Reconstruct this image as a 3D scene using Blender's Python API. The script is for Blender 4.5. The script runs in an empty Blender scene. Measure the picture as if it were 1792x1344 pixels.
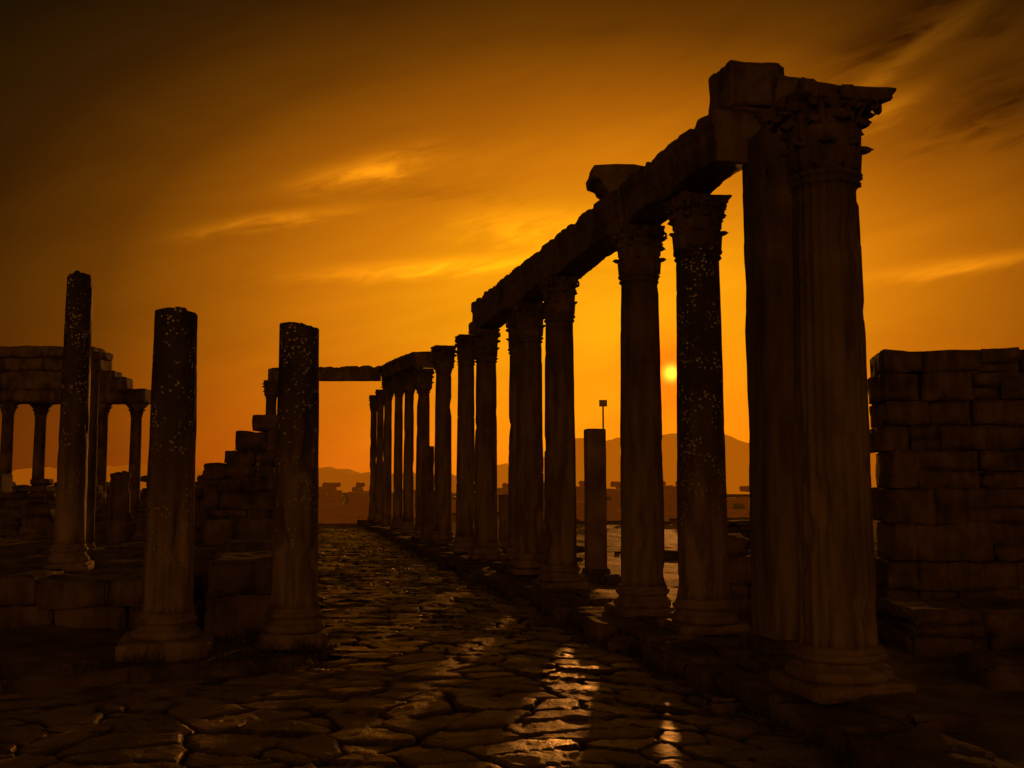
import bpy, math, random
import numpy as np
from mathutils import Vector, Matrix, noise, Quaternion

random.seed(7)
scene = bpy.context.scene
COL = scene.collection

# ------------------------------------------------------------------ helpers
def new_mesh(name, verts, faces, mat=None, smooth=True):
    me = bpy.data.meshes.new(name)
    me.from_pydata([tuple(v) for v in verts], [], faces)
    me.update()
    if smooth:
        me.polygons.foreach_set("use_smooth", [True]*len(me.polygons))
    if mat: me.materials.append(mat)
    return me

def add_obj(name, data, parent=None, loc=(0,0,0), rot=(0,0,0), label=None, category=None, group=None, kind=None):
    o = bpy.data.objects.new(name, data)
    COL.objects.link(o)
    if parent: o.parent = parent
    o.location = loc
    o.rotation_euler = rot
    if label: o["label"] = label
    if category: o["category"] = category
    if group: o["group"] = group
    if kind: o["kind"] = kind
    return o

def fbm(x, y, z, o=3):
    return noise.fractal(Vector((x, y, z)), 1.0, 2.0, o, noise_basis='PERLIN_ORIGINAL')

def box_geo(size, center=(0,0,0), rotz=0.0, seed=0.0, amp=0.02, r=0.03, cell=0.12, erode=1.0, tilt=0.0):
    """weathered stone block: rounded, chipped, displaced lattice box"""
    h = [s/2 for s in size]
    r = min(r, min(h)*0.6)
    ax = []
    for a in range(3):
        n = max(1, min(60, int((size[a]-1.2*r)/cell)))
        c = [-h[a], -h[a]+r*0.45, -h[a]+r]
        for i in range(1, n):
            c.append(-h[a]+r+(size[a]-2*r)*i/n)
        c += [h[a]-r, h[a]-r*0.45, h[a]]
        ax.append(c)
    nx, ny, nz = [len(c) for c in ax]
    idx = {}; V = []; F = []
    ca, sa = math.cos(rotz), math.sin(rotz)
    Rt = Matrix.Rotation(tilt, 3, 'Y')
    def vert(i, j, k):
        key = (i, j, k)
        if key in idx: return idx[key]
        p = Vector((ax[0][i], ax[1][j], ax[2][k]))
        q = Vector([max(-(h[a]-r), min(h[a]-r, p[a])) for a in range(3)])
        d = p-q
        edge = sum(1 for a in range(3) if abs(d[a]) > 1e-6)
        if d.length > 1e-6:
            n = d.normalized(); p = q+n*r
        else:
            n = Vector((0,0,1))
        sx, sy, sz = p.x+seed*3.7, p.y+seed*1.3, p.z+seed*2.1
        w = fbm(sx*1.6, sy*1.6, sz*1.6, 2)*amp + fbm(sx*6, sy*6, sz*6, 2)*amp*0.35
        if edge >= 2:
            e = fbm(sx*3.1+9, sy*3.1, sz*3.1, 2)
            w -= max(0, e+0.1)*amp*2.2*erode
        p = p + n*w
        p = Rt @ p
        x = p.x*ca-p.y*sa+center[0]; y = p.x*sa+p.y*ca+center[1]
        V.append((x, y, p.z+center[2])); idx[key] = len(V)-1
        return idx[key]
    for i in range(nx-1):
        for j in range(ny-1):
            F.append((vert(i,j,0), vert(i,j+1,0), vert(i+1,j+1,0), vert(i+1,j,0)))
            k = nz-1
            F.append((vert(i,j,k), vert(i+1,j,k), vert(i+1,j+1,k), vert(i,j+1,k)))
    for i in range(nx-1):
        for k in range(nz-1):
            F.append((vert(i,0,k), vert(i+1,0,k), vert(i+1,0,k+1), vert(i,0,k+1)))
            j = ny-1
            F.append((vert(i,j,k), vert(i,j,k+1), vert(i+1,j,k+1), vert(i+1,j,k)))
    for j in range(ny-1):
        for k in range(nz-1):
            F.append((vert(0,j,k), vert(0,j,k+1), vert(0,j+1,k+1), vert(0,j+1,k)))
            i = nx-1
            F.append((vert(i,j,k), vert(i,j+1,k), vert(i,j+1,k+1), vert(i,j,k+1)))
    return V, F

class Geo:
    def __init__(s): s.V = []; s.F = []
    def add(s, V, F):
        o = len(s.V); s.V += list(V); s.F += [tuple(i+o for i in f) for f in F]
    def mesh(s, name, mat, smooth=True): return new_mesh(name, s.V, s.F, mat, smooth)

def lathe(profile, segs=48, seed=0.0, amp=0.0, freq=3.0, flutes=0, fdepth=0.0, topjag=0.0, ztop=None, chips=0.0):
    V = []; F = []
    n = len(profile)
    for k, (r, z) in enumerate(profile):
        for s in range(segs):
            a = 2*math.pi*s/segs
            rr = r
            if r > 0.01:
                x, y = math.cos(a)*r, math.sin(a)*r
                if amp: rr += fbm(x*freq+seed*5, y*freq+seed*2, z*freq*0.6, 3)*amp
                if chips:
                    c = fbm(x*4+seed*7, y*4+3, z*2.2, 3)
                    if c > 0.28: rr -= (c-0.28)*chips
                if flutes: rr -= fdepth*(0.5+0.5*math.cos(a*flutes))**0.6
            zz = z
            if topjag and ztop is not None and z > ztop-0.05:
                zz += fbm(math.cos(a)*1.3+seed*3, math.sin(a)*1.3, seed, 2)*topjag
            V.append((math.cos(a)*rr, math.sin(a)*rr, zz))
    for k in range(n-1):
        for s in range(segs):
            t = (s+1) % segs
            F.append((k*segs+s, k*segs+t, (k+1)*segs+t, (k+1)*segs+s))
    F.append(tuple(range(segs))[::-1])
    F.append(tuple((n-1)*segs+s for s in range(segs)))
    return V, F

# ------------------------------------------------------------------ materials
def stone_mat(name, dark, light, speck=0.0, rough=0.85, bump=0.5, scale=1.0, streak=0.5, dust_haze=None, emit=None):
    m = bpy.data.materials.new(name); m.use_nodes = True
    nt = m.node_tree; N = nt.nodes; L = nt.links
    for n in list(N): N.remove(n)
    out = N.new("ShaderNodeOutputMaterial"); b = N.new("ShaderNodeBsdfPrincipled")
    L.new(b.outputs[0], out.inputs[0])
    tc = N.new("ShaderNodeTexCoord"); oi = N.new("ShaderNodeObjectInfo")
    cmb = N.new("ShaderNodeVectorMath"); cmb.operation = 'MULTIPLY_ADD'
    cv = N.new("ShaderNodeCombineXYZ")
    for i in range(3): L.new(oi.outputs["Random"], cv.inputs[i])
    L.new(cv.outputs[0], cmb.inputs[0]); cmb.inputs[1].default_value = (17, 11, 23)
    L.new(tc.outputs["Object"], cmb.inputs[2])
    n1 = N.new("ShaderNodeTexNoise"); n1.inputs["Scale"].default_value = 1.6*scale; n1.inputs["Detail"].default_value = 5
    n1.inputs["Roughness"].default_value = 0.65
    L.new(cmb.outputs[0], n1.inputs["Vector"])
    mp = N.new("ShaderNodeMapping"); mp.inputs["Scale"].default_value = (5, 5, 0.55)
    L.new(cmb.outputs[0], mp.inputs[0])
    n2 = N.new("ShaderNodeTexNoise"); n2.inputs["Scale"].default_value = 1.5*scale; n2.inputs["Detail"].default_value = 3
    L.new(mp.outputs[0], n2.inputs["Vector"])
    mx = N.new("ShaderNodeMix"); mx.data_type = 'FLOAT'; mx.inputs[0].default_value = streak*0.6
    L.new(n1.outputs[0], mx.inputs[2]); L.new(n2.outputs[0], mx.inputs[3])
    cr = N.new("ShaderNodeValToRGB"); L.new(mx.outputs[0], cr.inputs[0])
    e = cr.color_ramp.elements
    e[0].position = 0.38; e[0].color = (*dark, 1); e[1].position = 0.62; e[1].color = (*light, 1)
    colour = cr.outputs[0]
    if dust_haze:
        # lower shaft paler, upper darker: dust on granite, painted-in haze brightening on limestone
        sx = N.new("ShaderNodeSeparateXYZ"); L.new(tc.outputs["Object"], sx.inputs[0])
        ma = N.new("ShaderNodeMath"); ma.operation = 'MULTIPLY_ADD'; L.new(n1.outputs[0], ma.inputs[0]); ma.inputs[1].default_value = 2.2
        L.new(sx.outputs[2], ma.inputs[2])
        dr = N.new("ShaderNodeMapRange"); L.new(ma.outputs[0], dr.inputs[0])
        dr.inputs[1].default_value = dust_haze[0]; dr.inputs[2].default_value = dust_haze[1]; dr.inputs[3].default_value = 0.9; dr.inputs[4].default_value = 0.0
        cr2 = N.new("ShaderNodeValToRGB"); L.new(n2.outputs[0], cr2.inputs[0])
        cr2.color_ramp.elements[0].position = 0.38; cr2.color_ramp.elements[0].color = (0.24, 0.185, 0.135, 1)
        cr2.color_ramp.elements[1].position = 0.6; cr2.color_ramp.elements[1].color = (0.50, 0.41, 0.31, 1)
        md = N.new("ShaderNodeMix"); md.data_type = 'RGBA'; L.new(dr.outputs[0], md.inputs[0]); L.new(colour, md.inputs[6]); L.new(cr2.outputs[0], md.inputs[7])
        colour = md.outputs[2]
    if speck > 0:
        vo = N.new("ShaderNodeTexVoronoi"); vo.inputs["Scale"].default_value = 22
        L.new(cmb.outputs[0], vo.inputs["Vector"])
        lt = N.new("ShaderNodeMapRange"); lt.inputs[1].default_value = 0.36; lt.inputs[2].default_value = 0.22
        lt.inputs[3].default_value = 0; lt.inputs[4].default_value = 1
        L.new(vo.outputs["Distance"], lt.inputs[0])
        n4 = N.new("ShaderNodeTexNoise"); n4.inputs["Scale"].default_value = 5; n4.inputs["Detail"].default_value = 4
        L.new(cmb.outputs[0], n4.inputs["Vector"])
        m4 = N.new("ShaderNodeMapRange"); m4.inputs[1].default_value = 0.47; m4.inputs[2].default_value = 0.58
        L.new(n4.outputs[0], m4.inputs[0])
        mu = N.new("ShaderNodeMath"); mu.operation = 'MULTIPLY'; L.new(lt.outputs[0], mu.inputs[0]); L.new(m4.outputs[0], mu.inputs[1])
        if dust_haze:
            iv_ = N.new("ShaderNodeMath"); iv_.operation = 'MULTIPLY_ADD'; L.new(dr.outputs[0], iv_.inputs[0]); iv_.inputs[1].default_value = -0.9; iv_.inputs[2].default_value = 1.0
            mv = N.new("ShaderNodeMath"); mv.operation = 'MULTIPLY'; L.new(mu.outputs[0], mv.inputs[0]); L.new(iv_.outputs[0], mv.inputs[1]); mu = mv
        mu2 = N.new("ShaderNodeMath"); mu2.operation = 'MULTIPLY'; L.new(mu.outputs[0], mu2.inputs[0]); mu2.inputs[1].default_value = speck
        mc = N.new("ShaderNodeMix"); mc.data_type = 'RGBA'
        L.new(mu2.outputs[0], mc.inputs[0]); L.new(colour, mc.inputs[6]); mc.inputs[7].default_value = (0.88, 0.86, 0.8, 1)
        colour = mc.outputs[2]
    L.new(colour, b.inputs["Base Color"])
    b.inputs["Roughness"].default_value = rough
    b.inputs["Specular IOR Level"].default_value = 0.3
    if emit:  # constant self-glow painting air haze onto distant surfaces
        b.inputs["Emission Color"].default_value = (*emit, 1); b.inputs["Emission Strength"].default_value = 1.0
    n3 = N.new("ShaderNodeTexNoise"); n3.inputs["Scale"].default_value = 14*scale; n3.inputs["Detail"].default_value = 5
    n3.inputs["Roughness"].default_value = 0.7
    L.new(cmb.outputs[0], n3.inputs["Vector"])
    ad = N.new("ShaderNodeMath"); ad.operation = 'ADD'; L.new(n3.outputs[0], ad.inputs[0]); L.new(n1.outputs[0], ad.inputs[1])
    bp = N.new("ShaderNodeBump"); bp.inputs["Strength"].default_value = bump; bp.inputs["Distance"].default_value = 0.03
    L.new(ad.outputs[0], bp.inputs["Height"]); L.new(bp.outputs[0], b.inputs["Normal"])
    return m

M_COL = stone_mat("weathered_limestone", (0.09,0.07,0.05), (0.26,0.21,0.155), rough=0.7, bump=0.9, dust_haze=(0.8, 5.0))
M_BASE = stone_mat("worn_base_limestone", (0.20,0.155,0.11), (0.48,0.39,0.30), rough=0.7, bump=0.8)
M_GRAN = stone_mat("speckled_granite", (0.05,0.04,0.032), (0.12,0.095,0.075), speck=1.0, rough=0.6, bump=0.5, dust_haze=(1.4, 3.4))
M_BLOCK = stone_mat("rough_block_stone", (0.09,0.07,0.052), (0.32,0.255,0.19), rough=0.8, bump=1.0)
M_CAP = stone_mat("carved_marble", (0.09,0.07,0.05), (0.24,0.19,0.14), rough=0.8, bump=0.5, streak=0.2)
M_WALL = stone_mat("masonry_stone", (0.09,0.07,0.05), (0.30,0.23,0.16), rough=0.9, bump=1.0, scale=1.4)
M_FAR = stone_mat("haze_glow_far_stone", (0.20,0.14,0.09), (0.32,0.23,0.15), rough=0.95, bump=0.4, scale=0.4, emit=(0.065,0.013,0.0004))  # far ruins glow by emission in place of haze
M_HILL = stone_mat("haze_glow_hillside", (0.20,0.14,0.09), (0.30,0.22,0.15), rough=0.95, bump=0.4, scale=0.05, emit=(0.40,0.092,0.001))  # orange emission stands in for sunlit haze before the hill
M_HILL2 = stone_mat("haze_glow_far_hillside", (0.20,0.14,0.09), (0.30,0.22,0.15), rough=0.95, bump=0.4, scale=0.05, emit=(0.30,0.066,0.001))  # weaker haze glow painted onto the farther ridge
M_DIRT = stone_mat("dry_earth", (0.13,0.10,0.07), (0.32,0.25,0.17), rough=0.65, bump=1.0, scale=1.3, streak=0.0)
M_METAL = stone_mat("painted_metal", (0.18,0.17,0.16), (0.25,0.24,0.22), rough=0.5, bump=0.05)
M_SIGN = stone_mat("sign_board_paint", (0.5,0.47,0.42), (0.6,0.57,0.5), rough=0.5, bump=0.05)

def grass_mat():
    m = bpy.data.materials.new("dry_grass"); m.use_nodes = True
    N = m.node_tree.nodes; L = m.node_tree.links; b = N["Principled BSDF"]
    n = N.new("ShaderNodeTexNoise"); n.inputs["Scale"].default_value = 2
    cr = N.new("ShaderNodeValToRGB"); cr.color_ramp.elements[0].color = (0.035,0.04,0.015,1); cr.color_ramp.elements[1].color = (0.10,0.085,0.035,1)
    L.new(n.outputs[0], cr.inputs[0]); L.new(cr.outputs[0], b.inputs["Base Color"]); b.inputs["Roughness"].default_value = 0.8
    return m
M_GRASS = grass_mat()

def road_mat():
    m = bpy.data.materials.new("worn_paving_stone"); m.use_nodes = True
    N = m.node_tree.nodes; L = m.node_tree.links; b = N["Principled BSDF"]
    tc = N.new("ShaderNodeTexCoord")
    at = N.new("ShaderNodeAttribute"); at.attribute_name = "stone_rand"
    n = N.new("ShaderNodeTexNoise"); n.inputs["Scale"].default_value = 4; n.inputs["Detail"].default_value = 6; n.inputs["Roughness"].default_value = 0.7
    L.new(tc.outputs["Object"], n.inputs["Vector"])
    ad = N.new("ShaderNodeMath"); ad.operation = 'MULTIPLY_ADD'; L.new(at.outputs["Fac"], ad.inputs[0]); ad.inputs[1].default_value = 0.5
    L.new(n.outputs[0], ad.inputs[2])
    cr = N.new("ShaderNodeValToRGB"); e = cr.color_ramp.elements
    e[0].position = 0.4; e[0].color = (0.11,0.085,0.065,1); e[1].position = 0.95; e[1].color = (0.42,0.33,0.24,1)
    L.new(ad.outputs[0], cr.inputs[0])
    g = N.new("ShaderNodeAttribute"); g.attribute_name = "stone_gap"
    mc = N.new("ShaderNodeMix"); mc.data_type = 'RGBA'; L.new(g.outputs["Fac"], mc.inputs[0])
    mc.inputs[6].default_value = (0.035,0.027,0.02,1); L.new(cr.outputs[0], mc.inputs[7])
    L.new(mc.outputs[2], b.inputs["Base Color"])
    n2 = N.new("ShaderNodeTexNoise"); n2.inputs["Scale"].default_value = 2.3; n2.inputs["Detail"].default_value = 4
    L.new(tc.outputs["Object"], n2.inputs["Vector"])
    rr = N.new("ShaderNodeMath"); rr.operation = 'MULTIPLY_ADD'; L.new(at.outputs["Fac"], rr.inputs[0]); rr.inputs[1].default_value = 0.4; L.new(n2.outputs[0], rr.inputs[2])
    mr = N.new("ShaderNodeMapRange"); mr.inputs[1].default_value = 0.45; mr.inputs[2].default_value = 0.9; mr.inputs[3].default_value = 0.30; mr.inputs[4].default_value = 0.66
    L.new(rr.outputs[0], mr.inputs[0])
    mr2 = N.new("ShaderNodeMix"); mr2.data_type = 'FLOAT'; L.new(g.outputs["Fac"], mr2.inputs[0]); mr2.inputs[2].default_value = 0.95
    L.new(mr.outputs[0], mr2.inputs[3]); L.new(mr2.outputs[0], b.inputs["Roughness"])
    b.inputs["Specular IOR Level"].default_value = 0.65
    n3 = N.new("ShaderNodeTexNoise"); n3.inputs["Scale"].default_value = 30; n3.inputs["Detail"].default_value = 5; n3.inputs["Roughness"].default_value = 0.65
    L.new(tc.outputs["Object"], n3.inputs["Vector"])
    a2 = N.new("ShaderNodeMath"); a2.operation = 'MULTIPLY_ADD'; L.new(n.outputs[0], a2.inputs[0]); a2.inputs[1].default_value = 1.6; L.new(n3.outputs[0], a2.inputs[2])
    bp = N.new("ShaderNodeBump"); bp.inputs["Strength"].default_value = 0.9; bp.inputs["Distance"].default_value = 0.02
    L.new(a2.outputs[0], bp.inputs["Height"]); L.new(bp.outputs[0], b.inputs["Normal"])
    return m
M_ROAD = road_mat()

# ------------------------------------------------------------------ site geometry
SL = 0.2355                      # the street runs along (-SL, 1)
def sstep(a, b, x):
    t = np.clip((x-a)/(b-a), 0, 1); return t*t*(3-2*t)
def c_left(y): return -4.2 + 4.85*sstep(8.6, 11.2, y)
C_RIGHT = 4.05
def nz(x, y, s, o=3): return noise.fractal(Vector((x*s, y*s, 3.3)), 1.0, 2.0, o, noise_basis='PERLIN_ORIGINAL')

def ground_h(x, y):
    c = x + SL*y
    cl = float(c_left(y))
    left = -0.14 + 0.35*float(sstep(2, 14, cl-c))*0.3
    right = -0.03
    inside = -0.34
    h = left + (inside-left)*float(sstep(cl-0.25, cl+0.1, c))
    h = h + (right-h)*float(sstep(C_RIGHT+0.2, C_RIGHT+1.0, c))
    h += nz(x, y, 0.5)*0.07 + nz(x, y, 2.3)*0.03
    f = float(sstep(45, 90, y)); h = h*(1-f) + f*(-0.1+nz(x, y, 0.02)*0.8)
    return h

def axis_pts(lo, hi, fine_lo, fine_hi, step, g=1.13):
    pts = list(np.arange(fine_lo, fine_hi, step))
    s = step; p = fine_hi
    while p < hi: pts.append(p); s *= g; p += s
    pts.append(hi)
    s = step; p = fine_lo
    while p > lo: s *= g; p -= s; pts.insert(0, max(p, lo))
    return pts
xs = axis_pts(-900, 900, -12, 9, 0.14); ys = axis_pts(-60, 1600, 3, 30, 0.14)
V = [(x, y, ground_h(x, y)) for y in ys for x in xs]
nx = len(xs); F = [(j*nx+i, j*nx+i+1, (j+1)*nx+i+1, (j+1)*nx+i) for j in range(len(ys)-1) for i in range(nx-1)]
add_obj("ground", new_mesh("ground", V, F, M_DIRT), kind="structure", label="dry earth ground of the ruined site", category="ground")

# paved street : displaced stone slabs
def hash2(i, j, k):
    v = np.sin(i*127.1+j*311.7+k*74.7)*43758.5453
    return v-np.floor(v)
rows = 4.3*np.exp(np.arange(0, 620)*0.0043)
cols = 420
t = np.linspace(0, 1, cols)
Yg = np.repeat(rows[:, None], cols, 1)
jag = np.array([nz(0, y, 1.5)*0.35 for y in rows])
cl = c_left(rows)+jag
Cg = cl[:, None]*(1-t)[None, :] + C_RIGHT*t[None, :]
Xg = Cg - SL*Yg
ax_, ay_ = 0.52, 0.36
wn = np.array([noise.noise(Vector((x*0.8, y*0.8, 7.7))) for x, y in zip(Xg.ravel(), Yg.ravel())]).reshape(Xg.shape)
U = Cg/ax_+wn*1.0; W = Yg/ay_+np.sin(Cg*1.9)*0.3+wn*0.8
iu = np.floor(U); iw = np.floor(W)
F1 = np.full(U.shape, 9.0); F2 = np.full(U.shape, 9.0)
R = [np.zeros(U.shape) for _ in range(6)]
for di in (-1, 0, 1, 2, -2):
    for dj in (-1, 0, 1, 2, -2):
        ci, cj = iu+di, iw+dj
        px = ci+0.5+(hash2(ci, cj, 1)-0.5)*0.95; py = cj+0.5+(hash2(ci, cj, 2)-0.5)*0.95
        dx, dy = U-px, W-py
        d = (np.abs(dx)**2.4+np.abs(dy)**2.4)**(1/2.4)
        near = d < F1
        F2 = np.where(near, F1, np.minimum(F2, d))
        vals = [dx, dy, hash2(ci, cj, 3), hash2(ci, cj, 4), hash2(ci, cj, 5), hash2(ci, cj, 6)]
        R = [np.where(near, v, r) for v, r in zip(vals, R)]
        F1 = np.where(near, d, F1)
fl = np.array([noise.fractal(Vector((x*5.2, y*5.2, 1.7)), 0.9, 2.0, 4, noise_basis='PERLIN_ORIGINAL') for x, y in zip(Xg.ravel(), Yg.ravel())]).reshape(Xg.shape)
edge = F2-F1 + fl*0.05
gap = sstep(0.02, 0.11, edge)
Z = -0.255 + 0.036*gap + (R[2]-0.5)*0.030*R[0] + (R[3]-0.5)*0.046*R[1] + (R[4]-0.5)*0.038*gap
Z += np.where(Cg > 0, 0.05*(1-((Cg-2.3)/2.4)**2), 0.0)
Z += fl*0.012 + wn*0.025
V = np.stack([Xg, Yg, Z], -1).reshape(-1, 3).tolist()
nr = len(rows)
idx = np.arange(nr*cols).reshape(nr, cols)
F = np.stack([idx[:-1, :-1], idx[:-1, 1:], idx[1:, 1:], idx[1:, :-1]], -1).reshape(-1, 4).tolist()
me = new_mesh("road", V, F, M_ROAD)
a = me.attributes.new("stone_rand", 'FLOAT', 'POINT'); a.data.foreach_set("value", R[5].ravel().astype(np.float32))
a = me.attributes.new("stone_gap", 'FLOAT', 'POINT'); a.data.foreach_set("value", gap.ravel().astype(np.float32))
add_obj("road", me, kind="structure", label="worn roman street of uneven polished slabs", category="road")

# stylobate / pavement edge on the colonnade side
g = Geo(); y = 3.2; k = 0
ang = math.atan(SL)
while y < 62:
    L_ = random.uniform(0.6, 1.4)
    for row in range(2):
        c = C_RIGHT+0.30+row*0.62 + random.uniform(-0.09, 0.07)
        yy = y+L_/2+row*0.25
        hz = random.uniform(-0.07, 0.03)
        V, F = box_geo((0.60, L_-0.03, 0.42), (c-SL*yy, yy, -0.20+hz), ang+random.uniform(-.06,.06), k*1.7, 0.05, 0.03, 0.08 if y < 20 else 0.4, tilt=random.uniform(-.04,.04), erode=1.5)
        g.add(V, F); k += 1
    y += L_
add_obj("pavement", g.mesh("pavement", M_BLOCK), kind="structure", label="rough stone stylobate edging the street", category="pavement")

# ------------------------------------------------------------------ columns
def base_mesh(rad, seed, segs=48, plinth=0.11, wide=1.0):
    g = Geo()
    s = rad/0.31
    V, F = box_geo((0.86*s*wide, 0.86*s*wide, plinth), (0, 0, plinth/2), 0, seed, 0.03, 0.025, 0.08, erode=1.5); g.add(V, F)
    p = [(0.30*s, plinth-0.01)]
    def tor(r, z, h, n=6):
        for i in range(n+1):
            a = -math.pi/2+math.pi*i/n
            p.append((r-h/2+math.cos(a)*h/2, z+h/2+math.sin(a)*h/2))
    tor(0.425*s, plinth, 0.10)
    p.append((0.365*s, plinth+0.112)); p.append((0.34*s, plinth+0.13)); p.append((0.345*s, plinth+0.15))
    tor(0.385*s, plinth+0.155, 0.07)
    p.append((0.345*s, plinth+0.235)); p.append((0.345*s, plinth+0.255)); p.append((0.31*s, plinth+0.275))
    V, F = lathe(p, segs, seed, 0.014, 3.5, chips=0.10); g.add(V, F)
    return g, plinth+0.27

def shaft_geo(rad, h, seed, segs=48, flutes=0, broken=False, joint=None, astragal=True, rtop=0.86, cell=0.09):
    n = max(8, int(h/cell)); p = []
    for i in range(n+1):
        t = i/n
        r = rad*(1-(1-rtop)*t**1.4)
        if t*h < 0.06: r = rad*1.05-(t*h)*0.2*rad
        z = t*h
        p.append((r, z))
    if joint:
        q = list(p)
        for jz in joint:
            rj = rad*(1-(1-rtop)*(jz/h)**1.4)
            q = [a for a in q if abs(a[1]-jz) > 0.045]
            q += [(rj, jz-0.03), (rj, jz-0.012), (rj-0.02, jz-0.004), (rj-0.02, jz+0.004), (rj*0.985, jz+0.012), (rj*0.985, jz+0.03)]
        p = sorted(q, key=lambda a: a[1])
    if astragal:
        r = rad*rtop
        p = [a for a in p if a[1] < h-0.13]
        p += [(r, h-0.125), (r+0.01, h-0.12), (r+0.028, h-0.105), (r+0.028, h-0.09), (r+0.01, h-0.075), (r+0.008, h-0.06), (r+0.035, h-0.045), (r+0.042, h-0.028), (r+0.035, h-0.01), (r, h)]
    if broken:
        p += [(p[-1][0]*0.93, h+0.015), (p[-1][0]*0.5, h+0.03), (0.002, h+0.02)]
    return lathe(p, segs, seed, 0.007, 2.6, flutes, 0.015 if flutes else 0, 0.07 if broken else 0, h, chips=0.16)

def capital_geo(seed, H=0.62, r=0.265, hw=0.44, rmax=0.60, vol=1.62, out=0.11, ero=0.12):
    g = Geo()
    prof = [(r*0.9, -0.005), (r*0.98, 0.0), (r*1.0, 0.1), (r*1.02, H*0.5), (r*1.12, H*0.75), (min(r*1.45, hw*0.9), H*0.87), (r*0.6, H*0.88)]
    V, F = lathe(prof, 32, seed, 0.01); g.add(V, F)
    def leaf(a, z0, hh, w0, out, r0):
        nt, nw = (11, 7)
        V = []; F = []
        brk = random.uniform(0.4, 1.0)
        for i in range(nt+1):
            t = i/nt
            zz = z0 + hh*math.sin(min(1, t*1.12)*math.pi/2*1.05)
            if t > 0.8: zz -= (t-0.8)*hh*0.65
            ro = r0 + 0.02 + 0.03*t + out*max(0, (t-0.5)/0.5)**1.8*brk
            w = w0*(0.75+0.5*math.sin(t*math.pi*0.9))*(1-0.62*max(0, t-0.72)/0.28)
            w *= 1+0.2*(1 if i % 2 else -1)
            for j in range(nw):
                s = (j/(nw-1)-0.5)*2
                rr = ro-abs(s)**1.6*0.04 + (0.014 if j == nw//2 else (0.008 if j % 2 else -0.004))
                da = s*w/ro
                V.append((math.cos(a+da)*rr, math.sin(a+da)*rr, zz-abs(s)*0.02))
        m = len(V)
        V2 = [(x*0.93, y*0.93, z-0.012) for x, y, z in V]
        for i in range(nt):
            for j in range(nw-1):
                q = (i*nw+j, i*nw+j+1, (i+1)*nw+j+1, (i+1)*nw+j)
                F.append(q); F.append(tuple(m+k for k in q[::-1]))
        ring = [i*nw for i in range(nt+1)]+[nt*nw+j for j in range(1, nw)]+[i*nw+nw-1 for i in range(nt-1, -1, -1)]
        for q, w_ in zip(ring[:-1], ring[1:]): F.append((q, w_, w_+m, q+m))
        g.add(V+V2, F)
    for i in range(8): leaf(i*math.pi/4+math.pi/8, 0.01, H*0.36, 0.095, out*.8, r)
    for i in range(8): leaf(i*math.pi/4, 0.04, H*0.62, 0.10, out, r*1.01)
    for i in range(8): leaf(i*math.pi/4+math.pi/8, H*0.4, H*0.44, 0.055, out, r*1.02)
    for i in range(8): leaf(i*math.pi/4+math.pi/4, H*0.5, H*0.34, 0.05, out*.9, r*1.05)
    # small worn volutes tucked under the abacus corners
    for q in range(4):
        a = math.pi/4+q*math.pi/2
        for sgn in (-1, 1):
            if random.random() < 0.15: continue
            cx = r*vol; cz = H*0.80
            V = []; F = []; n = 20
            for i in range(n+1):
                t = i/n
                if t < 0.45:
                    u = t/0.45; rr = r*1.0+(cx-r*1.0)*u; zz = H*0.5+(cz+0.045-H*0.5)*math.sin(u*math.pi/2); th = 0.035
                else:
                    u = (t-0.45)/0.55; b = math.pi/2-u*math.pi*1.9; rad_ = 0.045*(1-0.6*u)
                    rr = cx+math.cos(b)*rad_; zz = cz+math.sin(b)*rad_; th = 0.034
                off = sgn*0.03+sgn*0.05*(1-t)
                for (dr, dd) in ((-th/2, -0.03), (th/2, -0.03), (th/2, 0.03), (-th/2, 0.03)):
                    x_ = rr; y_ = off+dd
                    V.append((math.cos(a)*x_-math.sin(a)*y_, math.sin(a)*x_+math.cos(a)*y_, zz+dr))
            for i in range(n):
                for j in range(4):
                    F.append((i*4+j, i*4+(j+1) % 4, (i+1)*4+(j+1) % 4, (i+1)*4+j))
            F.append((n*4, n*4+1, n*4+2, n*4+3))
            g.add(V, F)
    # abacus with concave sides, corners worn back
    V = []; F = []; n = 14; zs = [H*0.845, H*0.88, H*0.90, H*0.955, H*0.985, H]; sc = [0.88, 0.92, 0.91, 0.98, 1.0, 0.98]
    for z, s in zip(zs, sc):
        for q in range(4):
            for i in range(n):
                t = i/n*2-1
                dep = 0.19*hw*(1-t*t)
                x_ = hw-dep; y_ = t*hw*0.97
                rr = math.hypot(x_, y_)
                if rr > rmax: x_ *= rmax/rr; y_ *= rmax/rr
                a = q*math.pi/2
                nn = 1+fbm(x_*4+seed, y_*4+q*3, z*3+seed, 2)*ero
                V.append(((math.cos(a)*x_-math.sin(a)*y_)*s*nn, (math.sin(a)*x_+math.cos(a)*y_)*s*nn, z))
    m = 4*n
    for k in range(len(zs)-1):
        for i in range(m):
            F.append((k*m+i, k*m+(i+1) % m, (k+1)*m+(i+1) % m, (k+1)*m+i))
    F.append(tuple(range(m))[::-1]); F.append(tuple((len(zs)-1)*m+i for i in range(m)))
    g.add(V, F)
    for q in range(4):
        V, F = box_geo((0.06, 0.12, 0.11), (0, 0, 0), 0, q, 0.01, 0.025, 0.05)
        a = q*math.pi/2
        V = [(math.cos(a)*(x+hw*0.85)-math.sin(a)*y_, math.sin(a)*(x+hw*0.85)+math.cos(a)*y_, z+H*0.91) for x, y_, z in V]
        g.add(V, F)
    return g

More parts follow.
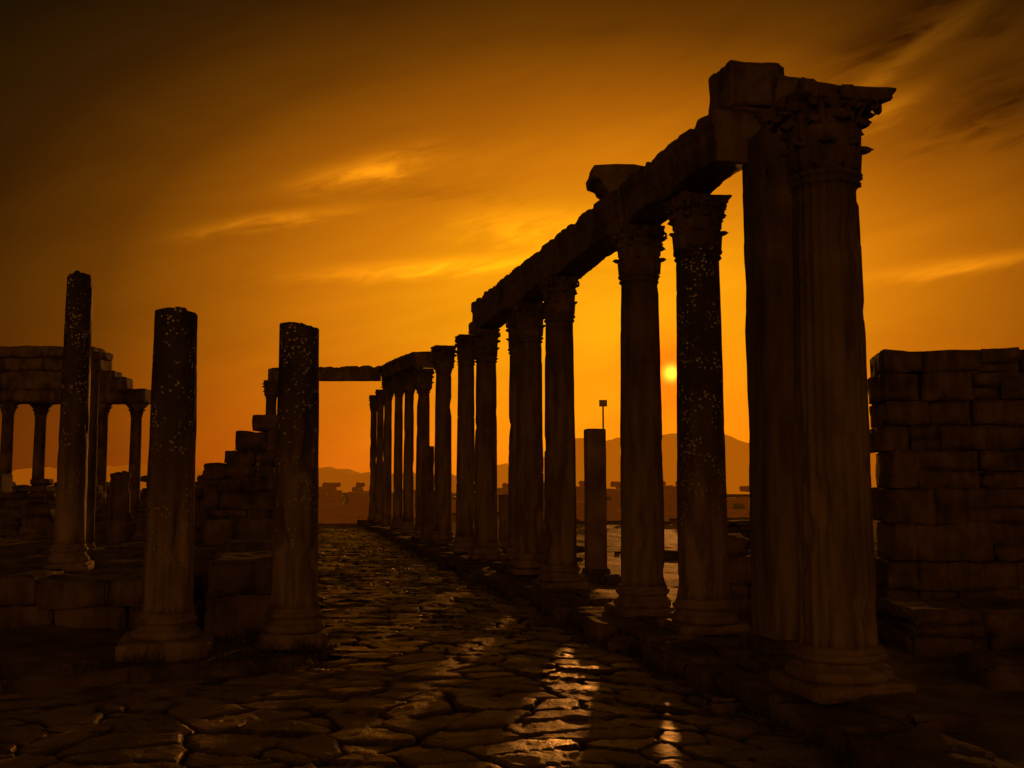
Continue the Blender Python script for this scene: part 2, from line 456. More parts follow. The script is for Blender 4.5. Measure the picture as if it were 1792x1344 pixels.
CAP_A = capital_geo(1).mesh("capital", M_CAP)
CAPS = [capital_geo(s, hw=0.36, rmax=0.43, vol=1.38, out=0.085, ero=0.22).mesh("capital", M_CAP) for s in (1, 2, 3)]
GROUP = "columns of the street colonnade"
def column(x, y, z0, H, rad=0.31, seed=1, label="", cap=True, base=True, segs=48, flutes=0, joint=None,
           mat=None, broken=False, tilt=(0,0), rotz=None, name="stone_column", capscale=1.0, group=GROUP, plinth=0.11, wide=1.0, rtop=0.86, capw=1.0, capmesh=None):
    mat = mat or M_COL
    if rotz is None: rotz = ang
    e = add_obj(name, None, loc=(x, y, z0), rot=(tilt[0], tilt[1], rotz), label=label, category="column", group=group)
    e.empty_display_size = 0.3
    hb = 0
    if base:
        gb, hb = base_mesh(rad, seed, segs, plinth, wide)
        add_obj("base", gb.mesh("base", M_BASE), e)
    hc = 0.62*capscale if cap else 0
    V, F = shaft_geo(rad, H-hb-hc, seed, segs, flutes, broken, joint, cap, rtop=rtop, cell=0.09 if y < 25 else 0.25)
    add_obj("shaft", new_mesh("shaft", V, F, mat), e, loc=(0, 0, hb-0.004))
    if cap:
        c = add_obj("capital", capmesh or CAPS[seed % 3], e, loc=(0, 0, H-hc-0.006), rot=(0, 0, (seed*7 % 4)*math.pi/2))
        k = rad*rtop/0.265*capw
        c.scale = (k, k, capscale)
    return e

cl_ = "weathered limestone column with corinthian capital on the stylobate"
column(2.68, 8.62, 0.0, 4.98, 0.315, 1, "fluted corinthian column with moulded base standing free", flutes=24, segs=144, capscale=1.08, capmesh=CAP_A)
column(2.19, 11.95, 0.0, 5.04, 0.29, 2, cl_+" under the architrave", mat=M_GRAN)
column(1.69, 13.45, 0.0, 5.05, 0.285, 3, cl_+" under the architrave")
column(0.78, 16.8, 0.0, 5.06, 0.265, 4, cl_+" with smooth shaft")
column(0.33, 19.4, 0.0, 5.07, 0.27, 5, "cracked limestone column with corinthian capital", joint=[1.5])
column(0.12, 21.3, 0.0, 5.09, 0.20, 9, cl_)
column(-0.58, 23.0, 0.0, 5.11, 0.26, 6, cl_+" jointed at mid height", joint=[1.1])
column(-1.13, 25.2, 0.0, 5.3, 0.23, 7, "tall limestone column with its capital bare", joint=[1.3, 2.9])
column(-1.90, 28.4, 0.0, 5.45, 0.25, 8, "limestone column with bare corinthian capital", joint=[1.1], capw=1.2)
for i, (u, h, r_) in enumerate([(31.4, 5.15, .22), (34.6, 5.4, .18), (37.4, 5.55, .17), (40.8, 5.7, .18)]):
    column(4.68-SL*u, u, 0.0, h, r_, 10+i, cl_+" far down the street", segs=24, capw=1.25)
for i, u in enumerate([43.6, 46.4]):
    column(4.68-SL*u, u, 0.0, 5.6, 0.16, 15+i, "slim limestone column at the end of the colonnade", segs=24, capw=1.2)

# plain square pier beside the first column
V, F = box_geo((0.60, 0.54, 5.34), (0, 0, 2.67), 0, 3, 0.015, 0.035, 0.09, erode=1.8)
e = add_obj("stone_pier", None, loc=(2.81, 10.55, -0.02), rot=(0,0,ang), label="tall plain square limestone pier carrying a broken block", category="pier")
add_obj("shaft", new_mesh("shaft", V, F, M_COL), e)
V, F = box_geo((0.80, 0.74, 0.22), (0, 0, 0.08), 0, 5, 0.03, 0.05, 0.12)
add_obj("base", new_mesh("base", V, F, M_BLOCK), e)

# ------------------------------------------------------------------ architraves
def beam(name, p0, p1, w, z0a, z1a, z0b, z1b, seed, label, amp=0.012, mat=None, arch=0.0):
    p0 = Vector(p0); p1 = Vector(p1); d = p1-p0; L_ = d.length; a = math.atan2(d.y, d.x)
    V, F = box_geo((L_, w, 1.0), (0, 0, 0), 0, seed, amp, 0.02, 0.06, erode=1.5)
    out = []
    for x, y, z in V:
        t = min(1, max(0, x/L_+0.5)); zz = (z+0.5)
        lo = z0a+(z0b-z0a)*t; hi = z1a+(z1b-z1a)*t
        hi += min(0.01, fbm(x*3.2+seed*2, y*0.8, seed, 5)*0.09)
        sg = math.copysign(1, y)
        step = 0.02*sg if zz > 0.36 else 0
        if zz > 0.72: step = 0.05*sg
        # vertical tool scoring and pitting on the side faces
        step += sg*0.018*fbm(x*7+seed, 0.4, zz*1.2, 3)
        lo += arch*math.sin(math.pi*t)
        out.append((x, y+step, lo+(hi-lo)*zz))
    m = (p0+p1)/2
    return add_obj(name, new_mesh(name, out, F, mat or M_BLOCK), loc=(m.x, m.y, 0), rot=(0, 0, a), label=label, category="stone beam", group="architrave blocks along the colonnade")

P0 = Vector((2.40, 10.55)); P1 = Vector((-0.68, 23.7))
cuts = [10.55, 12.0, 13.5, 16.8, 19.4, 23.7]
for i in range(len(cuts)-1):
    f0 = (cuts[i]-10.55)/13.15; f1 = (cuts[i+1]-10.55)/13.15
    a_, b_ = P0.lerp(P1, f0), P0.lerp(P1, f1); d = (b_-a_).normalized()*0.006
    top = lambda f: 5.61+0.21*f
    bot = lambda f: 5.04+0.07*f
    beam("architrave", a_+d, b_-d, 0.48, bot(f0), top(f0), bot(f1), top(f1), 11+i, "eroded limestone architrave spanning two capitals", arch=0.07)
ys2 = [(31.1, 5.15, 5.66), (34.6, 5.4, 5.92), (37.4, 5.55, 6.12), (41.1, 5.7, 6.32)]
for i in range(3):
    a_ = ys2[i]; b_ = ys2[i+1]
    beam("architrave", (4.68-SL*a_[0], a_[0]+.02), (4.68-SL*b_[0], b_[0]-.02), 0.50, a_[1], a_[2], b_[1], b_[2], 31+i, "eroded limestone architrave on the far columns", arch=0.08, amp=0.03)
beam("lintel", (-9.7, 40.9), (-5.25, 40.9), 0.5, 5.72, 6.2, 5.72, 6.3, 44, "long stone lintel bridging the street between columns", amp=0.02)["group"] = "lintels over the street"
column(-9.6, 40.9, -0.1, 5.82, 0.24, 21, "limestone column carrying the end of the lintel", segs=24, capw=1.2)

# blocks on top
def block(name, size, loc, rotz, seed, label, mat=None, amp=0.045, r=0.03, cell=0.07, group=None, tilt=0.0, cat="stone block"):
    V, F = box_geo(size, (0, 0, size[2]/2), 0, seed, amp, r, cell, tilt=tilt, erode=1.4)
    return add_obj(name, new_mesh(name, V, F, mat or M_BLOCK), loc=loc, rot=(0, 0, rotz), label=label, category=cat, group=group)
block("stone_block", (0.64, 0.60, 0.56), (2.54, 10.80, 5.60), 0.2, 5, "massive eroded block perched on the architrave end", r=0.05)
block("stone_block", (0.50, 0.50, 0.66), (2.96, 10.76, 5.31), 0.2, 6, "broken entablature block resting on the pier")
# cornice fragment
g = Geo()
pr = [(-0.28, 0.0), (-0.30, 0.16), (-0.40, 0.22), (-0.44, 0.30), (-0.56, 0.36), (-0.58, 0.50), (-0.54, 0.56), (-0.2, 0.575), (0.1, 0.58), (0.40, 0.57), (0.40, 0.0)]
V = []; F = []; m = len(pr); n = 14
for i in range(n+1):
    for j, (a_, b_) in enumerate(pr):
        yy = -0.35+0.7*i/n; q = fbm(a_*4, yy*4, b_*4+4, 3)*0.03
        V.append((a_*0.85+q, yy+(0.02 if i in (0, n) else 0), b_*0.80+q))
for i in range(n):
    for j in range(m): F.append((i*m+j, i*m+(j+1) % m, (i+1)*m+(j+1) % m, (i+1)*m+j))
F.append(tuple(range(m))); F.append(tuple(n*m+j for j in range(m))[::-1])
add_obj("cornice_block", new_mesh("cornice_block", V, F, M_BLOCK, False), loc=(1.58, 14.3, 5.63), rot=(0, 0, 0.05), label="broken moulded cornice fragment lying on the architrave", category="stone block")
block("stone_block", (0.42, 0.35, 0.26), (-0.80, 24.0, 5.16), 0.2, 8, "small broken block on a capital")

# ------------------------------------------------------------------ street side broken columns
BG = "broken granite columns beside the street"
bc = dict(cap=False, broken=True, name="broken_column", group=BG)
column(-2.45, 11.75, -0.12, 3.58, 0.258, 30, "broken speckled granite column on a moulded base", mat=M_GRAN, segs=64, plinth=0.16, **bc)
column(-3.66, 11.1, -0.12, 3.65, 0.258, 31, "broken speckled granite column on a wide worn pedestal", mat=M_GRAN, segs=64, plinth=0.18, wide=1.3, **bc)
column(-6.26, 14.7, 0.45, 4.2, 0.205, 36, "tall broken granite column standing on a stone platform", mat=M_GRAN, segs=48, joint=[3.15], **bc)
column(-7.62, 18.6, 0.25, 3.75, 0.13, 33, "slim broken column rising from the platform", segs=32, mat=M_BLOCK, **bc)
column(-7.75, 20.5, 0.1, 1.75, 0.20, 34, "short column stump among rubble", segs=24, mat=M_BLOCK, **bc)
column(-8.2, 21.5, 0.1, 1.75, 0.2, 35, "short column stump among rubble", segs=24, mat=M_BLOCK, **bc)

# square pillars behind / among the colonnade
def pillar(x, y, z, w, h, seed, label, mat=None):
    e = add_obj("square_pillar", None, loc=(x, y, z), rot=(0, 0, 0.1), label=label, category="pillar")
    V, F = box_geo((w, w, h), (0, 0, h/2), 0, seed, 0.012, 0.025, 0.12)
    add_obj("shaft", new_mesh("shaft", V, F, mat or M_BASE), e)
    V, F = box_geo((w*1.25, w*1.25, 0.14), (0, 0, 0.03), 0, seed+3, 0.02, 0.03, 0.12)
    add_obj("base", new_mesh("base", V, F, M_BLOCK), e)
pillar(1.58, 19.6, -0.02, 0.37, 2.72, 2, "plain square limestone pillar behind the colonnade")
pillar(-2.45, 30.0, -0.02, 0.36, 2.75, 4, "dark square pillar stump between columns", M_BLOCK)
pillar(-0.15, 26.0, -0.02, 0.34, 1.4, 6, "short square pillar stump")

# sign on a pole
e = add_obj("sign_post", None, loc=(2.75, 31.0, 0.0), label="thin metal pole with a small square board", category="sign")
V, F = lathe([(0.06, 0), (0.06, 0.05), (0.028, 0.06), (0.025, 4.0), (0.02, 4.02)], 12)
add_obj("pole", new_mesh("pole", V, F, M_METAL), e)
V, F = box_geo((0.24, 0.03, 0.20), (0, -0.04, 4.06), 0, 1, 0.0, 0.008, 0.1)
add_obj("sign_board", new_mesh("sign_board", V, F, M_SIGN), e)

# ------------------------------------------------------------------ masonry walls
def masonry(x0, x1, depth, top, course=0.42, blen=(0.45, 0.95), seed=1, amp=0.02, cell=0.16, gap=0.003, bot=0.0, r=0.014, core=None):
    rnd = random.Random(seed); g = Geo(); z = bot
    while z < 30:
        ch = course*rnd.uniform(0.72, 1.25)
        x = x0-rnd.uniform(0, 0.3); anyb = False
        while x < x1:
            L_ = rnd.uniform(*blen)
            xa = max(x, x0+rnd.uniform(-.04, .06)); xb = min(x+L_, x1)
            if xb-xa > 0.12:
                xm = (xa+xb)/2; tz = top(xm)
                if z+ch*0.55 < tz:
                    anyb = True
                    dd = depth*rnd.uniform(0.90, 1.0)
                    parts = [(z, ch)]
                    if rnd.random() < 0.22 and ch > 0.25: parts = [(z, ch*0.45), (z+ch*0.45, ch*0.55)]
                    for pz, ph in parts:
                        V, F = box_geo((xb-xa-gap, dd, ph-gap), (xm, rnd.uniform(-.04, .04), pz+ph/2), rnd.uniform(-.02, .02), rnd.uniform(0, 90), amp, r, cell, tilt=rnd.uniform(-.01, .01), erode=1.6)
                        g.add(V, F)
            x += L_
        if not anyb: break
        z += ch
    if core:
        V, F = box_geo((x1-x0-0.3, depth*0.72, core), ((x0+x1)/2, 0.02, core/2), 0, 1, 0.01, 0.02, 0.3); g.add(V, F)
    return g

def wall_obj(name, loc, rotz, g, label, mat=None, cat="wall", group=None):
    return add_obj(name, g.mesh(name, mat or M_WALL), loc=loc, rot=(0, 0, rotz), label=label, category=cat, group=group)

g = masonry(0, 5.5, 0.9, lambda x: 3.45 if x < 0.4 else (3.38 if x < 0.8 else (3.5+0.08*math.sin(x*3))), 0.38, (0.3, 0.9), seed=6, cell=0.07, amp=0.036, r=0.014, core=3.1)
wall_obj("ruined_wall", (4.75, 13.4, -0.08), -0.12, g, "tall ruined wall of squared limestone blocks")
g = masonry(0, 4.2, 1.2, lambda x: 0.62+0.05*math.sin(x*4), 0.3, (0.5, 1.2), seed=4, cell=0.09, amp=0.04, r=0.02, core=0.45)
wall_obj("low_wall", (4.0, 10.9, -0.08), -0.05, g, "low broken wall of rough limestone blocks")
g = masonry(0, 2.6, 0.8, lambda x: 0.36, 0.42, (0.6, 1.1), seed=14, cell=0.09, amp=0.05, r=0.03)
wall_obj("low_wall", (3.9, 9.1, -0.16), -0.1, g, "single course of tumbled limestone blocks")
g = masonry(0, 2.2, 0.7, lambda x: 0.95-0.25*x/2.2+0.1*math.sin(x*9), 0.26, (0.3, 0.7), seed=17, cell=0.09, amp=0.04, r=0.02, core=0.5)
wall_obj("low_wall", (2.75, 13.9, -0.08), -0.05, g, "low crumbling wall behind the colonnade")

# left platform
def left_platform():
    g = Geo(); rnd = random.Random(5)
    y = 12.9
    while y < 21:
        dy = rnd.uniform(0.7, 1.1); x = -13
        while x < -4.75-0.18*(y-12.9):
            dx = rnd.uniform(0.7, 1.4)
            V, F = box_geo((dx-.02, dy-.02, 0.34), (x+dx/2, y+dy/2, 0.32+rnd.uniform(-.035, .03)), rnd.uniform(-.03, .03), rnd.uniform(0, 50), 0.045, 0.03, 0.11)
            g.add(V, F)
            if y < 14: 
                V, F = box_geo((dx-.05, dy-.02, 0.38), (x+dx/2+.2, y+dy/2+.05, -0.03), 0, rnd.uniform(0, 50), 0.045, 0.03, 0.11); g.add(V, F)
            elif x+dx > -5.6-0.18*(y-12.9):
                V, F = box_geo((dx-.05, dy-.02, 0.38), (x+dx/2-.05, y+dy/2+.02, -0.03), 0, rnd.uniform(0, 50), 0.03, 0.05, 0.2); g.add(V, F)
            x += dx
        y += dy
    return g
add_obj("stone_platform", left_platform().mesh("stone_platform", M_BLOCK), label="low stone platform of worn rectangular slabs", category="platform")

spec = [((0.85,0.9,0.5),(-3.35,12.9,-0.16),0.05), ((0.80,0.8,0.42),(-3.30,13.0,0.33),-0.06), ((0.9,0.8,0.30),(-3.55,14.2,0.42),0.1),
        ((0.9,1.0,0.6),(-3.5,14.1,-0.16),0.1), ((1.0,0.9,0.62),(-3.95,15.6,-0.16),-0.1), ((0.8,0.7,0.35),(-3.9,15.7,0.45),0.2),
        ((0.9,1.1,0.7),(-4.3,17.3,-0.16),0.2), ((0.8,0.9,0.66),(-4.9,19.0,-0.16),0.1), ((0.75,0.7,0.5),(-4.75,19.2,0.5),0.3),
        ((0.8,0.8,0.55),(-5.6,20.5,0.4),-0.2), ((0.9,0.9,0.6),(-5.6,20.6,-0.2),0.0), ((0.7,0.9,0.5),(-5.3,22.4,-0.16),0.3),
        ((0.9,0.6,0.45),(-6.2,24.6,-0.16),0.2), ((0.8,0.7,0.6),(-7.0,27.3,-0.16),0.1), ((0.7,0.7,0.5),(-7.9,30.5,-0.16),0.1)]
for i, (s, l, r_) in enumerate(spec):
    block("stone_block", s, l, r_+ang, 20+i, "squared rough stone block stacked beside the street", group="stone blocks beside the street", cell=0.09)

def steps(lst, default=0):
    def f(x):
        for a_, b_, h in lst:
            if a_ <= x < b_: return h
        return default
    return f
g = masonry(0, 1.6, 0.9, steps([(0,.35,2.3),(.35,.8,2.75),(.8,1.0,3.0),(1.0,1.6,3.5)]), 0.36, (0.35, 0.7), seed=12, amp=0.05, cell=0.09, r=0.025, core=1.9)
wall_obj("ruined_wall", (-6.65, 22.6, -0.16), 0.05, g, "stepped stub of squared masonry with loose top stones")
g = masonry(0, 3.2, 0.7, steps([(0,1,1.3),(1,2,1.7),(2,3.2,1.1)]), 0.32, (0.4, 0.8), seed=10, amp=0.04, cell=0.12, core=0.9)
wall_obj("ruined_wall", (-9.0, 25, -0.16), 0.1, g, "low crumbling rubble wall")

# ------------------------------------------------------------------ ruined temple
te = add_obj("ruined_temple", None, loc=(-18.5, 42.0, 0.0), label="ruined temple front with thin columns and broken entablature", category="temple")
rnd = random.Random(12)
def course_blocks(g, x0, x1, z0, z1, d, y0=0):
    x = x0
    while x < x1-0.2:
        L_ = min(rnd.uniform(2.2, 4.0), x1-x)
        V, F = box_geo((L_+.01, d, z1-z0+.01), (x+L_/2, y0+rnd.uniform(-.02,.02), (z0+z1)/2), 0, rnd.uniform(0, 99), 0.05, 0.03, 0.15, erode=2.4); g.add(V, F); x += L_
g = Geo()
course_blocks(g, -5.5, 2.5, 4.92, 5.40, 1.1)
course_blocks(g, -5.5, 2.3, 5.40, 6.2, 0.95)
course_blocks(g, -5.5, -3.6, 6.2, 6.8, 1.2); course_blocks(g, -3.4, 2.0, 6.2, 6.7, 1.25)
course_blocks(g, -2.9, 1.5, 6.7, 7.15, 1.5); course_blocks(g, -5.2, -4.2, 6.8, 7.3, 1.0)
course_blocks(g, 2.2, 2.8, 5.40, 5.95, 0.9); course_blocks(g, 1.5, 1.9, 6.7, 6.95, 1.0)
course_blocks(g, -5.5, 3.1, 5.0, 5.6, 0.9, 1.5)
add_obj("entablature", g.mesh("entablature", M_BLOCK), te)
def mini_col(x, y, H, r_, seed):
    g = Geo()
    V, F = lathe([(r_*1.6, 0), (r_*1.6, .12), (r_*1.35, .2), (r_*1.2, .32), (r_, .36), (r_*.85, H-.6), (r_*1.05, H-.58), (r_*.85, H-.55), (r_*1.0, H-.5), (r_*1.1, H-.35), (r_*1.45, H-.3), (r_*1.15, H-.25), (r_*1.7, H-.1), (r_*1.7, H)], 16, seed, 0.02); g.add(V, F)
    add_obj("column", g.mesh("column", M_BLOCK), te, loc=(x, y, -0.1))
for i, (x, y_) in enumerate([(-2.1, 0), (-1.45, 1.5), (1.75, 0), (2.6, 1.5), (-4.6, 0)]): mini_col(x, y_, 5.12, 0.26, i)
V, F = box_geo((1.2, 1.2, 2.1), (-1.9, -1.6, 0.95), 0, 4, 0.04, 0.06, 0.3)
add_obj("pedestal", new_mesh("pedestal", V, F, M_BLOCK), te)

# ------------------------------------------------------------------ middle & far ruins
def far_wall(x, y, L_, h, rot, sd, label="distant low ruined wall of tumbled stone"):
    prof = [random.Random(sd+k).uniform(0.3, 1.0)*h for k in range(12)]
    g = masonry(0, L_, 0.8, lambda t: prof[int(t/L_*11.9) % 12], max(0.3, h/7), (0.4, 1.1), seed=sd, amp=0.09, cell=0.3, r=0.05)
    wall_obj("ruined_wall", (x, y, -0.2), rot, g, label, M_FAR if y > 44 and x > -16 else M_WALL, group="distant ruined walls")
for i, a_ in enumerate([(-9.8,36,3.2,1.5,-1.0),(-11,47,5,1.6,0.1),(-8.2,52,3.5,1.7,0.0),(-12.5,58,6,2.0,.1),(-18,30,7,1.4,.05),(-24,37,10,2.2,0),(-15.5,36,5,1.3,.1),
        (-13,27,4,1.2,.1),(-19,24,6,1.1,0),(3,46,4,1.3,.1),(6,33,5,1.3,-.1),(1,48,5,1.5,.05),(7.5,50,6,2.0,0),(3.3,24,3,0.8,-.1),(4.2,19.5,2.2,0.7,0.1),(12,30,6,2.2,.1),(-4,60,8,1.8,0),(2,66,9,2.4,.1),(-34,47,12,2.6,0),(-26,52,12,2.4,.1)]):
    far_wall(a_[0], a_[1], a_[2], a_[3], a_[4], 100+i*7)

# rocks
rk = []
for i in range(3):
    V, F = box_geo((0.3, 0.24, 0.16), (0, 0, 0.05), 0, i*5.3, 0.06, 0.03, 0.04); rk.append(new_mesh("rock", V, F, M_BLOCK))
rnd = random.Random(33)
for i in range(130):
    y = 6.5+26*rnd.random()**1.4
    side = rnd.random()
    if side < 0.45: c = C_RIGHT+rnd.uniform(-0.18, 0.1)
    elif side < 0.7: c = rnd.uniform(5.3, 9.5)
    else: c = float(c_left(y))-rnd.uniform(0.0, 2.2)
    x = c-SL*y
    s = rnd.uniform(0.35, 1.3)
    o = add_obj("rock", rk[i % 3], loc=(x, y, (ground_h(x, y) if side >= .45 else -0.24)), rot=(0, 0, rnd.uniform(0, 6.28)), label="loose weathered rock lying beside the street", category="rock", group="loose rocks")
    o.scale = (s, s, s*rnd.uniform(.6, 1.1))

# grass tufts
V = []; F = []
for i in range(560):
    y = 5.2+20*rnd.random()**1.5
    if rnd.random() < 0.6: c = C_RIGHT+rnd.gauss(0.0, 0.10)
    else: c = float(c_left(y))-abs(rnd.gauss(0, 0.6))
    x = c-SL*y; z = max(ground_h(x, y), -0.26)-0.02
    for b in range(14):
        bx, by = x+rnd.gauss(0, .06), y+rnd.gauss(0, .06); hh = rnd.uniform(.06, .24); a_ = rnd.uniform(0, 6.28); w = .006
        lx, ly = rnd.gauss(0, .05), rnd.gauss(0, .05); k = len(V)
        V += [(bx-w*math.cos(a_), by-w*math.sin(a_), z), (bx+w*math.cos(a_), by+w*math.sin(a_), z), (bx+lx*.5+w*.7*math.cos(a_), by+ly*.5+w*.7*math.sin(a_), z+hh*.6), (bx+lx*.5-w*.7*math.cos(a_), by+ly*.5-w*.7*math.sin(a_), z+hh*.6), (bx+lx*1.4, by+ly*1.4, z+hh)]
        F += [(k, k+1, k+2, k+3), (k+3, k+2, k+4)]
add_obj("grass", new_mesh("grass", V, F, M_GRASS, False), kind="stuff", label="dry grass tufts along the street edges", category="grass")

# distant hills
def hill(pts, y, depth, seed, mat):
    V = []; F = []; n = 200; m = 8
    for i in range(n+1):
        t = i/n; x = pts[0][0]+(pts[-1][0]-pts[0][0])*t
        for k in range(len(pts)-1):
            if pts[k][0] <= x <= pts[k+1][0]:
                s = (x-pts[k][0])/(pts[k+1][0]-pts[k][0]); s = s*s*(3-2*s); h = pts[k][1]*(1-s)+pts[k+1][1]*s
        h += fbm(x*0.2, seed, 0, 6)*0.9
        for j in range(m+1):
            s = j/m
            V.append((x+fbm(x*.1, j, seed, 2)*2, y+depth*s, -0.5+(h+0.5)*math.sin(s*math.pi*0.5)**0.7))
    for i in range(n):
        for j in range(m): F.append((i*(m+1)+j, (i+1)*(m+1)+j, (i+1)*(m+1)+j+1, i*(m+1)+j+1))
    add_obj("hill", new_mesh("hill", V, F, mat), kind="structure", label="low hazy hill behind the ruins", category="hill")
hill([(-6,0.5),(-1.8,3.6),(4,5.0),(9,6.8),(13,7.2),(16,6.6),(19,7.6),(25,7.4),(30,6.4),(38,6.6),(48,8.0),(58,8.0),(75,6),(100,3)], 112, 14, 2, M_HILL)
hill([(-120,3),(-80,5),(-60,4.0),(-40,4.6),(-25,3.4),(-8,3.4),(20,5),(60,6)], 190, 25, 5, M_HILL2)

# ------------------------------------------------------------------ sky
SUN_AZ, SUN_EL = 0.1545, 0.104
w = bpy.data.worlds.new("World"); scene.world = w; w.use_nodes = True
N = w.node_tree.nodes; L = w.node_tree.links
for n in list(N): N.remove(n)
def M(op, a, b=None, c=None):
    n = N.new("ShaderNodeMath"); n.operation = op
    for i, v in enumerate((a, b, c)):
        if v is None: continue
        if isinstance(v, (int, float)): n.inputs[i].default_value = v
        else: L.new(v, n.inputs[i])
    return n.outputs[0]
tc = N.new("ShaderNodeTexCoord"); sp = N.new("ShaderNodeSeparateXYZ"); L.new(tc.outputs["Generated"], sp.inputs[0])
az = M('ARCTAN2', sp.outputs[0], sp.outputs[1]); el = M('ARCSINE', sp.outputs[2])
GA, GE = 0.095, 0.155
da = M('SUBTRACT', az, GA); de = M('SUBTRACT', el, GE)
up = M('MAXIMUM', de, 0.0); dn = M('MINIMUM', de, 0.0)
dv = M('ADD', M('MULTIPLY', up, 1.78), M('MULTIPLY', dn, 0.50))
q = M('SQRT', M('ADD', M('MULTIPLY', da, da), M('MULTIPLY', dv, dv)))
ca, sa = math.cos(0.24), math.sin(0.24)
us = M('ADD', M('MULTIPLY', az, ca), M('MULTIPLY', el, sa)); vs_ = M('SUBTRACT', M('MULTIPLY', el, ca), M('MULTIPLY', az, sa))
def cloud_noise(su, sv, det, z, dist):
    cv = N.new("ShaderNodeCombineXYZ")
    L.new(M('MULTIPLY', us, su), cv.inputs[0]); L.new(M('MULTIPLY', vs_, sv), cv.inputs[1]); cv.inputs[2].default_value = z
    nn = N.new("ShaderNodeTexNoise"); nn.inputs["Scale"].default_value = 1.4; nn.inputs["Detail"].default_value = det; nn.inputs["Roughness"].default_value = 0.55; nn.inputs["Distortion"].default_value = dist
    L.new(cv.outputs[0], nn.inputs["Vector"])
    return M('SUBTRACT', nn.outputs[0], 0.5)
st = cloud_noise(3.2, 11.0, 4, 4.4, 0.5)
fine = cloud_noise(12.0, 55.0, 5, 9.1, 0.9)
ramp = N.new("ShaderNodeValToRGB"); L.new(q, ramp.inputs[0])
e = ramp.color_ramp.elements
stops = [(0.0,(1.0,0.40,0.004)),(0.13,(0.88,0.31,0.003)),(0.26,(0.62,0.18,0.003)),(0.36,(0.38,0.103,0.002)),(0.48,(0.13,0.037,0.001)),(0.60,(0.038,0.012,0.0008)),(0.72,(0.013,0.005,0.0005)),(1.0,(0.007,0.0035,0.001))]
e[0].position = 0; e[0].color = (*stops[0][1], 1); e[1].position = 1; e[1].color = (*stops[-1][1], 1)
for p, c in stops[1:-1]:
    x = e.new(p); x.color = (*c, 1)
tot = M('MULTIPLY_ADD', st, 0.5, M('MULTIPLY', fine, 0.08))
mod = M('MAXIMUM', M('ADD', M('MULTIPLY_ADD', st, 2.5, 1.0), M('MULTIPLY', fine, 3.0)), 0.0)
warp = M('ADD', M('MULTIPLY', st, 3.5), M('MULTIPLY', fine, 1.6))
def blob(u, v, deg, Lp, Wp, amp):
    a0 = (u-896)/1800; e0 = 0.0948+(672-v)/1800; r_ = math.radians(deg); c_, s_ = math.cos(r_), math.sin(r_)
    iu_ = 1800/Lp; iv = 1800/Wp
    uu = M('ADD', M('MULTIPLY_ADD', az, c_*iu_, -(a0*c_+e0*s_)*iu_), M('MULTIPLY', el, s_*iu_))
    vv = M('ADD', M('MULTIPLY_ADD', el, c_*iv, (a0*s_-e0*c_)*iv), M('MULTIPLY', az, -s_*iv))
    vv = M('ADD', warp, vv)
    g_ = M('EXPONENT', M('MULTIPLY', M('ADD', M('MULTIPLY', uu, uu), M('MULTIPLY', vv, vv)), -1.0))
    return M('MULTIPLY', M('MULTIPLY', g_, amp), mod)
for b in [(460,405,12,110,12,0.95),(635,305,14,110,20,1.0),(950,395,-8,170,34,0.5),(740,468,5,190,14,0.55),
          (1540,250,15,80,26,0.9),(1690,490,4,150,13,0.55),(1640,130,28,220,14,0.8),
          (1690,60,22,260,60,-0.6),(1700,240,22,160,50,-0.45),(790,350,-5,150,30,-0.25)]:
    tot = M('ADD', tot, blob(*b))
fac = M('MAXIMUM', M('ADD', tot, 1.0), 0.12)
hz = N.new("ShaderNodeMapRange"); L.new(el, hz.inputs[0]); hz.inputs[1].default_value = -0.02; hz.inputs[2].default_value = 0.14; hz.inputs[3].default_value = 0.64; hz.inputs[4].default_value = 1.0
sr = N.new("ShaderNodeSeparateColor"); L.new(ramp.outputs[0], sr.inputs[0])
R_ = M('MULTIPLY', sr.outputs[0], fac); G_ = M('MULTIPLY', M('MULTIPLY', sr.outputs[1], M('POWER', fac, 1.15)), hz.outputs[0]); B_ = M('MULTIPLY', sr.outputs[2], fac)
# dust band glowing along the sunward horizon
hb = M('MULTIPLY', M('EXPONENT', M('MULTIPLY', M('MULTIPLY', el, el), -70.0)), M('EXPONENT', M('MULTIPLY', M('MULTIPLY', az, az), -3.5)))
# fill glow added to the unseen sky behind the camera for column faces
bk = M('POWER', M('MAXIMUM', M('MULTIPLY', sp.outputs[1], -1.0), 0.0), 1.3)
bk = M('MULTIPLY', bk, M('EXPONENT', M('MULTIPLY', M('MULTIPLY', el, el), -6.0)))
dsa = M('SUBTRACT', az, SUN_AZ); dse = M('SUBTRACT', el, SUN_EL)
r2 = M('ADD', M('MULTIPLY', dsa, dsa), M('MULTIPLY', dse, dse))
g1 = M('EXPONENT', M('MULTIPLY', r2, -1/(0.036**2)))
g2 = M('EXPONENT', M('MULTIPLY', r2, -1/(0.0065**2)))
R_ = M('ADD', M('MULTIPLY_ADD', hb, 0.15, R_), M('MULTIPLY_ADD', g1, 0.70, M('MULTIPLY_ADD', g2, 6.0, M('MULTIPLY', bk, 0.36))))
G_ = M('ADD', M('MULTIPLY_ADD', hb, 0.026, G_), M('MULTIPLY_ADD', g1, -0.12, M('MULTIPLY_ADD', g2, 1.3, M('MULTIPLY', bk, 0.115))))
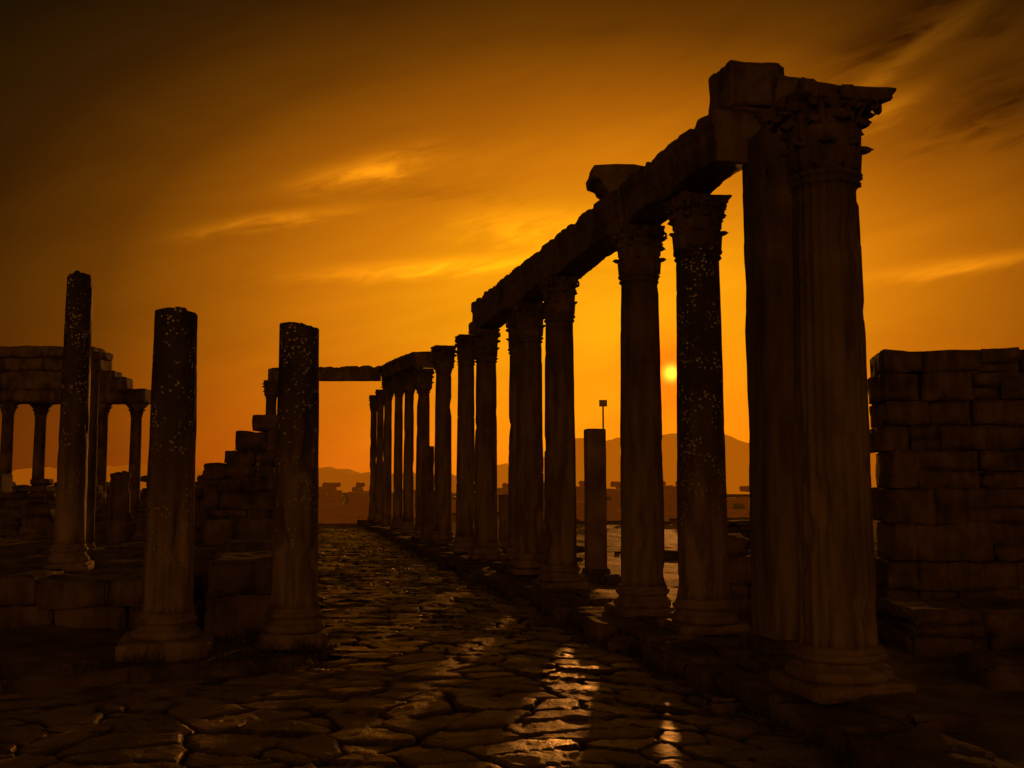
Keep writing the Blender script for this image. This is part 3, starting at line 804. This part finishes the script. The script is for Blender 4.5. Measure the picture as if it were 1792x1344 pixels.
B_ = M('ADD', B_, M('MULTIPLY_ADD', g2, 0.08, M('MULTIPLY', bk, 0.018)))
cc = N.new("ShaderNodeCombineColor"); L.new(R_, cc.inputs[0]); L.new(G_, cc.inputs[1]); L.new(B_, cc.inputs[2])
bg = N.new("ShaderNodeBackground"); L.new(cc.outputs[0], bg.inputs[0]); bg.inputs[1].default_value = 1.0
sky = N.new("ShaderNodeTexSky"); sky.sky_type = 'NISHITA'; sky.sun_disc = False; sky.sun_elevation = SUN_EL; sky.sun_rotation = SUN_AZ; sky.dust_density = 6
tn = N.new("ShaderNodeMix"); tn.data_type = 'RGBA'; tn.blend_type = 'MULTIPLY'; tn.inputs[0].default_value = 1
L.new(sky.outputs[0], tn.inputs[6]); tn.inputs[7].default_value = (1.0, 0.42, 0.03, 1)
bg2 = N.new("ShaderNodeBackground"); L.new(tn.outputs[2], bg2.inputs[0]); bg2.inputs[1].default_value = 0.0008
ads = N.new("ShaderNodeAddShader"); L.new(bg.outputs[0], ads.inputs[0]); L.new(bg2.outputs[0], ads.inputs[1])
wo = N.new("ShaderNodeOutputWorld"); L.new(ads.outputs[0], wo.inputs[0])

# sun lamp
ld = bpy.data.lights.new("sun", 'SUN'); ld.energy = 0.6; ld.angle = math.radians(1.0); ld.color = (1.0, 0.33, 0.05)
so = bpy.data.objects.new("sun", ld); COL.objects.link(so)
S = Vector((math.sin(SUN_AZ)*math.cos(SUN_EL), math.cos(SUN_AZ)*math.cos(SUN_EL), math.sin(SUN_EL)))
so.rotation_mode = 'QUATERNION'; so.rotation_quaternion = S.to_track_quat('Z', 'Y'); so.location = (10, 60, 30)

# camera
cd = bpy.data.cameras.new("camera"); cd.sensor_width = 36; cd.lens = 36*1800/1792; cd.clip_end = 4000; cd.clip_start = 0.05
co = bpy.data.objects.new("camera", cd); COL.objects.link(co)
co.location = (0, 0, 1.7); co.rotation_euler = (math.radians(90+5.43), 0, 0)
scene.camera = co
scene.view_settings.view_transform = 'Standard'; scene.view_settings.look = 'None'; scene.view_settings.exposure = 0
